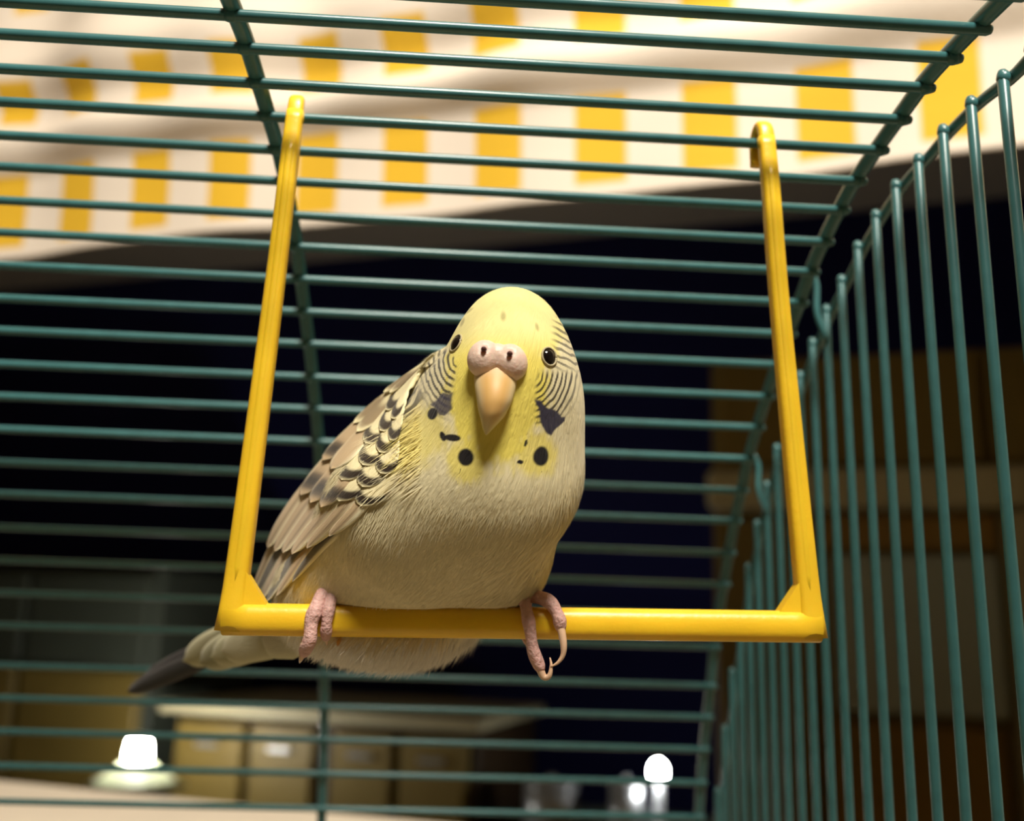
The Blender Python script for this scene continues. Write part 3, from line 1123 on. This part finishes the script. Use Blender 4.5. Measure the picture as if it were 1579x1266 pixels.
INNER = [(640, 585), (618, 640), (604, 690), (590, 735), (565, 775), (530, 815), (490, 850), (452, 905)]
OUTER = [(655, 560), (602, 600), (552, 650), (507, 700), (466, 752), (430, 808), (405, 858), (386, 905)]
YIN = [17.6, 17.2, 17.0, 17.0, 17.2, 17.7, 18.4, 19.3]
YOUT = [18.6, 18.9, 19.2, 19.5, 19.9, 20.3, 20.7, 21.1]


def make_wing_sheet():
    na, nb = 41, 21
    inn, out_ = catmull(INNER, na), catmull(OUTER, na)
    yi, yo = catmull(np.array(YIN)[:, None], na)[:, 0], catmull(np.array(YOUT)[:, None], na)[:, 0]
    P = np.zeros((na, nb, 3))
    for i in range(na):
        for j in range(nb):
            b = j / (nb - 1)
            px = inn[i] * (1 - b) + out_[i] * b
            Y = yi[i] * (1 - b) + yo[i] * b
            h = surf(px[0], px[1], 5)
            if h is not None:
                Y = min(h[0][1] - 0.06, Y) if b > 0.12 else h[0][1] - 0.02
            P[i, j] = at_y(px[0], px[1], Y)
    for _ in range(14):
        Q = P.copy()
        Q[1:-1] = 0.5 * P[1:-1] + 0.25 * (P[:-2] + P[2:])
        R = Q.copy()
        R[:, 1:-1] = 0.5 * Q[:, 1:-1] + 0.25 * (Q[:, :-2] + Q[:, 2:])
        P = R
    du = np.gradient(P, axis=0); dv = np.gradient(P, axis=1)
    n = np.cross(du, dv); n /= np.linalg.norm(n, axis=-1)[..., None]
    if np.mean(np.sum(n * -P, -1)) < 0: n = -n

    def S(a, b):
        x, y = np.clip(a, 0, 1) * (na - 1), np.clip(b, 0, 1) * (nb - 1)
        i, j = min(int(x), na - 2), min(int(y), nb - 2)
        f, g = x - i, y - j
        bl = lambda A: A[i, j] * (1 - f) * (1 - g) + A[i + 1, j] * f * (1 - g) + A[i, j + 1] * (1 - f) * g + A[i + 1, j + 1] * f * g
        p, nn = bl(P), bl(n)
        if a > 1: p = p + (P[-1, j] - P[-4, j]) / 3 * (na - 1) * (a - 1)
        if a < 0: p = p + (P[0, j] - P[3, j]) / 3 * (na - 1) * (-a)
        if b > 1: p = p + (P[i, -1] - P[i, -4]) / 3 * (nb - 1) * (b - 1) + nn * -0.3 * (b - 1)
        if b < 0: p = p + (P[i, 0] - P[i, 3]) / 3 * (nb - 1) * (-b)
        return p, nn / np.linalg.norm(nn)
    return S


S = make_wing_sheet()
def mirror_sheet(S):
    """The same sheet on the other side of the body."""
    na, nb = 33, 17
    T = np.gradient(AXIS, axis=0); T /= np.linalg.norm(T, axis=1)[:, None]
    P = np.zeros((na, nb, 3))
    sub = BP[::5, ::5]
    si, sj = sub.shape[:2]
    subf = sub.reshape(-1, 3)
    L = np.array([0.8, 0.6, 0.0])
    for i in range(na):
        for j in range(nb):
            p, n = S(i / (na - 1), j / (nb - 1))
            k = int(np.argmin(((subf - p) ** 2).sum(1)))
            r, c = divmod(k, sj)
            d = p - subf[k]
            cm = (sj // 2 - c) % sj
            P[i, j] = sub[r, cm] + d - 2 * L * (d @ L)
    for _ in range(10):
        P[1:-1] = 0.5 * P[1:-1] + 0.25 * (P[:-2] + P[2:])
        P[:, 1:-1] = 0.5 * P[:, 1:-1] + 0.25 * (P[:, :-2] + P[:, 2:])
    n = np.cross(np.gradient(P, axis=0), np.gradient(P, axis=1)); n /= np.linalg.norm(n, axis=-1)[..., None]
    if np.mean(np.sum(n * (P - AXIS[30]), -1)) < 0: n = -n

    def S2(a, b):
        x, y = min(max(a, 0), 1) * (na - 1), min(max(b, 0), 1) * (nb - 1)
        i, j = min(int(x), na - 2), min(int(y), nb - 2)
        f, g = x - i, y - j
        bl = lambda A: A[i, j] * (1 - f) * (1 - g) + A[i + 1, j] * f * (1 - g) + A[i, j + 1] * (1 - f) * g + A[i + 1, j + 1] * f * g
        p, nn = bl(P), bl(n)
        if a > 1: p = p + (P[-1, j] - P[-4, j]) / 3 * (na - 1) * (a - 1)
        if a < 0: p = p + (P[0, j] - P[3, j]) / 3 * (na - 1) * (-a)
        if b > 1: p = p + (P[i, -1] - P[i, -4]) / 3 * (nb - 1) * (b - 1) + nn * -0.3 * (b - 1)
        if b < 0: p = p + (P[i, 0] - P[i, 3]) / 3 * (nb - 1) * (-b)
        return p, nn / np.linalg.norm(nn)
    return S2


def make_wing(S):
    wing = empty('wing', (0, 0, 0))
    wing.parent = bird
    wing.location = wpt(S(0.1, 0.5)[0]) - np.array(bird.location)
    # under layer of long flight feathers
    for i, (a0, b0, La, Wb) in enumerate([(0.55, 0.95, 0.47, 0.14), (0.55, 0.80, 0.50, 0.14), (0.54, 0.62, 0.52, 0.15), (0.55, 0.44, 0.52, 0.15), (0.54, 0.25, 0.50, 0.15), (0.52, 0.08, 0.46, 0.14)]):
        feather('feather', wing, S, a0, b0, La, Wb, 'flight' if i % 2 else 'primary', -0.10 + 0.012 * i, -0.04 + 0.012 * i, nL=22)
    for i, (a0, b0, La, Wb) in enumerate([(0.42, 0.98, 0.40, 0.16), (0.42, 0.80, 0.42, 0.16), (0.43, 0.62, 0.42, 0.17), (0.44, 0.42, 0.42, 0.17), (0.45, 0.22, 0.38, 0.16), (0.46, 0.04, 0.30, 0.13)]):
        feather('feather', wing, S, a0, b0, La, Wb, 'primary', -0.05 + 0.010 * i, 0.02 + 0.012 * i, nL=22)
    for i, (a0, b0, La, Wb) in enumerate([(0.30, 0.92, 0.30, 0.17), (0.30, 0.70, 0.32, 0.18), (0.33, 0.50, 0.30, 0.18), (0.20, 0.95, 0.26, 0.17), (0.20, 0.72, 0.28, 0.18)]):
        feather('feather', wing, S, a0, b0, La, Wb, 'greater' if i != 4 else 'plain', -0.02 + 0.010 * i, 0.05 + 0.012 * i)
    for i, (a0, b0, La, Wb) in enumerate([(0.06, 0.98, 0.24, 0.17), (0.08, 0.78, 0.24, 0.17), (-0.04, 0.95, 0.20, 0.17), (-0.06, 0.75, 0.20, 0.16)]):
        feather('feather', wing, S, a0, b0, La, Wb, 'mantle', 0.01 + 0.010 * i, 0.08 + 0.012 * i)
    k = 0
    for r_, a0 in enumerate([0.37, 0.285, 0.20, 0.12, 0.045, -0.03]):
        bs = [0.34, 0.0] if r_ % 2 == 0 else [0.50, 0.16]
        for b0 in bs:
            feather('feather', wing, S, a0, b0, 0.22, 0.24, 'covert', 0.0 + 0.004 * k, 0.055 + 0.004 * k, nL=26, nW=11)
            k += 1


make_wing(S)
make_wing(mirror_sheet(S))

# --- tail: long feathers trailing back below the perch
tail = empty('tail', (0, 0, 0))
tail.parent = bird
TB = at_y(455, 955, 20.9)
tail.location = wpt(TB) - np.array(bird.location)


def tail_feather(p0, p1, width, colr, edge, bow=0.15, order=0.0):
    p0, p1 = np.asarray(p0), np.asarray(p1)
    d = p1 - p0; L = np.linalg.norm(d); d /= L
    viewd = -(p0 + p1) / 2; viewd /= np.linalg.norm(viewd)
    lat = np.cross(d, viewd); lat /= np.linalg.norm(lat)
    n = np.cross(lat, d)
    nL, nW = 26, 7
    V, C, UV = [], [], []
    for i in range(nL):
        t = i / (nL - 1)
        wd = (0.45 + 0.55 * min(1, t / 0.4)) if t < 0.7 else math.sqrt(max(0, 1 - ((t - 0.7) / 0.3) ** 2.2))
        for j in range(nW):
            w = -1 + 2 * j / (nW - 1)
            V.append(p0 + d * L * t + lat * width * wd * w + n * (order - 0.05 * w * w * width * 4 - bow * t * t))
            m = float(sstep(np.array(abs(w)), 0.45, 0.95))
            C.append(np.asarray(colr) * (1 - m) + np.asarray(edge) * m)
            UV.append((w * 0.4, t * 3))
    F = [(i * nW + j, i * nW + j + 1, (i + 1) * nW + j + 1, (i + 1) * nW + j) for i in range(nL - 1) for j in range(nW - 1)]
    o = build('feather', np.array(V), F, M_feath, tail, True, colors=np.array(C), uv=np.array(UV))
    so = o.modifiers.new('vane_thickness', 'SOLIDIFY'); so.thickness = 0.00015; so.offset = -1
    return o


dk, dk2 = srgb(34, 30, 34), srgb(52, 44, 44)
pa, pa2 = srgb(176, 170, 132), srgb(206, 200, 164)
tail_feather(at_y(470, 945, 21.0), at_y(194, 1068, 28.2), 0.27, dk, dk2, 0.0, 0.0)
tail_feather(at_y(465, 935, 21.2), at_y(214, 1050, 27.4), 0.27, dk, dk2, 0.0, -0.05)
tail_feather(at_y(470, 935, 20.9), at_y(284, 1018, 25.0), 0.42, pa, pa2, 0.0, 0.06)
tail_feather(at_y(470, 950, 20.8), at_y(312, 1020, 24.2), 0.42, srgb(150, 146, 112), pa2, 0.0, 0.12)
tail_feather(at_y(475, 965, 20.6), at_y(335, 1010, 23.4), 0.40, pa, pa2, 0.0, 0.2)
tail_feather(at_y(480, 975, 20.4), at_y(355, 1000, 22.8), 0.40, srgb(190, 182, 148), pa2, 0.0, 0.26)
tail_feather(at_y(500, 985, 20.2), at_y(420, 985, 21.4), 0.42, srgb(210, 202, 176), pa2, 0.0, 0.3)

# --- feet
def toe(parent, pts, r0, r1, claw):
    P = catmull(np.array(pts), 26)
    t = np.linspace(0, 1, 26)
    r = r0 + (r1 - r0) * t + 0.010 * np.sin(t * 16)
    V, F = tube(P, r, 14, up=(1, 0, 0), round_ends=True)
    o = build('toe', V, F, M_toe, parent)
    C = catmull(np.array([P[-1] - (P[-1] - P[-2]) * 1.2] + claw), 16)
    V, F = tube(C, np.linspace(r1 * 0.72, 0.012, 16), 10, up=(1, 0, 0))
    build('claw', V, F, M_claw, o)
    return o


def bar_pt(px, ang, lift=0.10):
    """Point on the perch surface: along the bar by photo column, ang degrees from the top towards the camera."""
    d = FW + RT * (px - CX) / FPX
    X = at_y(px, 962, SY)[0]
    c = PERCH_L + ax * ((X - PERCH_L[0]) / ax[0])
    a = math.radians(ang)
    return c + (R_PERCH + lift) * np.array([0, -math.sin(a), math.cos(a)])


f1 = empty('foot', (0, 0, 0)); f1.parent = bird
f1.location = wpt(bar_pt(500, 0)) - np.array(bird.location)
# bird's right foot: one long toe hanging past the bar, one short beside it
low1 = at_y(470, 1008, 18.0)
toe(f1, [bar_pt(505, -20, 0.30), bar_pt(496, 20, 0.20), bar_pt(490, 62, 0.13), bar_pt(485, 95, 0.12), at_y(478, 985, 17.85), at_y(470, 1004, 18.0)], 0.15, 0.12, [at_y(465, 1014, 18.12), at_y(462, 1022, 18.3)])
toe(f1, [bar_pt(515, -20, 0.28), bar_pt(511, 25, 0.18), bar_pt(509, 65, 0.12), bar_pt(508, 105, 0.10), bar_pt(507, 138, 0.10)], 0.13, 0.10, [bar_pt(507, 155, 0.11), bar_pt(507, 175, 0.16)])
toe(f1, [bar_pt(512, 10, 0.26), bar_pt(516, -45, 0.14), bar_pt(520, -100, 0.12), bar_pt(522, -140, 0.12)], 0.13, 0.10, [bar_pt(523, -165, 0.13), bar_pt(523, 175, 0.18)])
f2 = empty('foot', (0, 0, 0)); f2.parent = bird
f2.location = wpt(bar_pt(815, 0)) - np.array(bird.location)
toe(f2, [bar_pt(795, -25, 0.30), bar_pt(806, 25, 0.16), bar_pt(811, 70, 0.11), bar_pt(815, 105, 0.13), at_y(822, 1002, 17.9), at_y(832, 1028, 17.95)], 0.12, 0.115, [at_y(838, 1043, 17.95), at_y(847, 1042, 17.9), at_y(850, 1026, 17.88), at_y(848, 1014, 17.9)])
toe(f2, [bar_pt(800, -25, 0.32), bar_pt(825, 12, 0.22), bar_pt(845, 38, 0.20), bar_pt(857, 72, 0.16), bar_pt(861, 98, 0.14)], 0.145, 0.115, [at_y(869, 992, 17.78), at_y(868, 1010, 17.8), at_y(860, 1022, 17.82), at_y(849, 1028, 17.85)])
toe(f2, [bar_pt(806, 10, 0.26), bar_pt(812, -45, 0.14), bar_pt(814, -100, 0.12), bar_pt(815, -140, 0.12)], 0.13, 0.10, [bar_pt(815, -165, 0.13), bar_pt(815, 175, 0.18)])

# ------------------------------------------------------------------ things seen dimly beyond the window opening
def beyond(px, py, D):
    d = FW + RT * (px - CX) / FPX - UP * (py - CY) / FPX
    p = d * D / (d @ MV)
    return p @ EV, p[2]


FL = -H0 * 100
cb = empty('wall_unit', wall_pt(20, 175, FL))
tag(cb, 'brown wooden wall unit with a pale panel and beige shelf board', 'cabinet')
wbox('carcass', -15, 70, 166, 205, FL, 48, M_wood, cb, 0.8)
wbox('upper_door', -13.5, 28, 163, 166.2, 28, 47, M_wood, cb, 0.6)
wbox('upper_door', 29, 68, 163, 166.2, 28, 47, M_wood, cb, 0.6)
wbox('shelf_board', -15.3, 70, 158, 166.2, 20.5, 27, M_beige, cb, 0.8)
wbox('drawer', 1, 29, 164, 166.2, 14.5, 20, M_orange, cb, 0.4)
wbox('pale_panel', 4, 28.5, 162, 166.2, -11, 13.5, M_greypanel, cb, 0.6)
wbox('lower_door', 3, 27.5, 164, 166.2, FL + 8, -12.5, M_orange, cb, 0.6)
wbox('stile', 29.3, 34, 160, 166.2, FL, 20, M_beige, cb, 0.5)
wbox('stile', -14.8, 1.0, 164, 166.2, FL, 20, M_wood, cb, 0.5)

kb = empty('kitchen_counter', wall_pt(-112, 225, FL))
tag(kb, 'low brown kitchen counter with pale worktop edge beyond the window', 'counter')
wbox('carcass', -152, -72, 212, 260, FL, -23, M_wood_dark, kb, 0.8)
wbox('worktop', -154, -70, 206, 262, -22.5, -19.8, M_beige, kb, 0.6)
for s0, s1 in ((-150, -131), (-129, -112), (-107, -92), (-90, -74)):
    dr = wbox('door', s0, s1, 209, 212.2, -62, -24.5, M_wood, kb, 0.5)
    wbox('handle', (s0 + s1) / 2 - 3, (s0 + s1) / 2 + 3, 207.6, 209.2, -30, -28.8, M_metal, dr, 0.3)

lc = empty('dark_cupboard', wall_pt(-190, 225, FL))
tag(lc, 'dim dark grey cupboard in the far left corner', 'cupboard')
wbox('body', -245, -163, 215, 262, FL, 13, M_dark, lc, 0.8)
wbox('door', -243, -205, 212, 215.2, -12, 11, M_dark, lc, 0.6)
wbox('door', -203, -165, 212, 215.2, -12, 11, M_dark, lc, 0.6)
wbox('lower_door', -243, -205, 212, 215.2, -60, -14, M_wood, lc, 0.6)
wbox('lower_door', -203, -165, 212, 215.2, -60, -14, M_wood, lc, 0.6)

# lamp with conical shade
s_, z_ = beyond(213, 1162, 180)
lp = empty('table_lamp', wall_pt(s_, 180, FL + 40))
tag(lp, 'lit lamp with white cone shade standing on a stool by the counter', 'lamp')


def lathe(c, prof, seg=28):
    V = [(c[0] + r * math.cos(2 * math.pi * j / seg), c[1] + r * math.sin(2 * math.pi * j / seg), c[2] + z) for r, z in prof for j in range(seg)]
    n = len(prof)
    F = [(i * seg + j, i * seg + (j + 1) % seg, (i + 1) * seg + (j + 1) % seg, (i + 1) * seg + j) for i in range(n - 1) for j in range(seg)]
    F += [tuple(range(seg - 1, -1, -1)), tuple((n - 1) * seg + j for j in range(seg))]
    return np.array(V), F


lc0 = wall_pt(s_, 180, 0)
V, F = lathe((lc0[0], lc0[1], z_), [(10.5, -6.5), (8.0, -5.2), (5.0, -3.2), (3.0, -1.5), (2.6, -1.5)])
M_shade = mat('pale_lamp_shade', srgb(225, 232, 190), 0.5, noise=0.03, noise_scale=20)
build('shade', V, F, M_shade, lp)
V, F = lathe((lc0[0], lc0[1], z_), [(1.8, -3.0), (2.3, -2.2), (2.5, 0.0), (2.2, 2.2), (1.5, 3.4), (0.5, 3.8)])
build('bulb', V, F, emit('lamp_bulb_glow', (1.0, 0.97, 0.88), 130.0), lp)
V, F = lathe((lc0[0], lc0[1], 0), [(7, FL + 40), (7, FL + 42), (2.4, FL + 44), (2.0, z_ - 9)])
build('stem', V, F, M_metal, lp)
st = empty('stool', wall_pt(s_, 180, FL))
tag(st, 'small dark wooden stool under the lit lamp', 'stool')
V, F = lathe((lc0[0], lc0[1], FL), [(14, 36.5), (15, 37.5), (15, 39.5), (14, 40)])
build('seat', V, F, M_wood_dark, st)
for a in (0.6, 2.2, 3.7, 5.3):
    V, F = tube([lc0 + [11 * math.cos(a), 11 * math.sin(a), FL + 37], lc0 + [14 * math.cos(a), 14 * math.sin(a), FL]], 1.4, 8)
    build('leg', V, F, M_wood_dark, st)

# small bright night lamp and pale pots on a low cupboard
lb = empty('low_cupboard', wall_pt(-40, 225, FL))
tag(lb, 'low dark cupboard beside the counter beyond the window', 'cupboard')
wbox('body', -66, -17, 205, 245, FL, -42, M_dark, lb, 0.8)
wbox('door', -65, -43, 202.5, 205.2, FL + 6, -44, M_dark, lb, 0.4)
wbox('door', -41, -18, 202.5, 205.2, FL + 6, -44, M_dark, lb, 0.4)
s_, z_ = beyond(1015, 1190, 215)
q = wall_pt(s_, 215, 0)
nl = empty('night_lamp', (q[0], q[1], -42))
tag(nl, 'small bright round night lamp on the low cupboard', 'lamp')
V, F = ellipsoid((q[0], q[1], z_), (1.7, 1.7, 2.3), 20, 14)
build('globe', V, F, emit('night_lamp_glow', (0.98, 1.0, 0.97), 60.0), nl)
V, F = lathe((q[0], q[1], 0), [(4, -42), (4, -41), (1.2, -39.5), (1.0, z_ - 2.8)])
build('base', V, F, M_metal, nl)
for px, r_, h_, nm, lb_ in ((850, 6.0, 8.5, 'cooking_pot', 'wide pale metal pot on the low cupboard'), (965, 3.6, 9.5, 'metal_jar', 'narrow pale metal jar beside the night lamp')):
    s_, z_ = beyond(px, 1235, 215)
    q = wall_pt(s_, 215, 0)
    po = empty(nm, (q[0], q[1], -42))
    tag(po, lb_, 'pot' if nm == 'cooking_pot' else 'jar')
    V, F = lathe((q[0], q[1], -42), [(r_ * 0.9, 0), (r_, 0.8), (r_, h_), (r_ * 0.92, h_)])
    build('vessel', V, F, M_metal, po)
    V, F = lathe((q[0], q[1], -42), [(r_ * 1.02, h_), (r_ * 0.9, h_ + 0.7), (r_ * 0.2, h_ + 1.2), (r_ * 0.18, h_ + 2.2)])
    build('lid', V, F, M_metal, po)
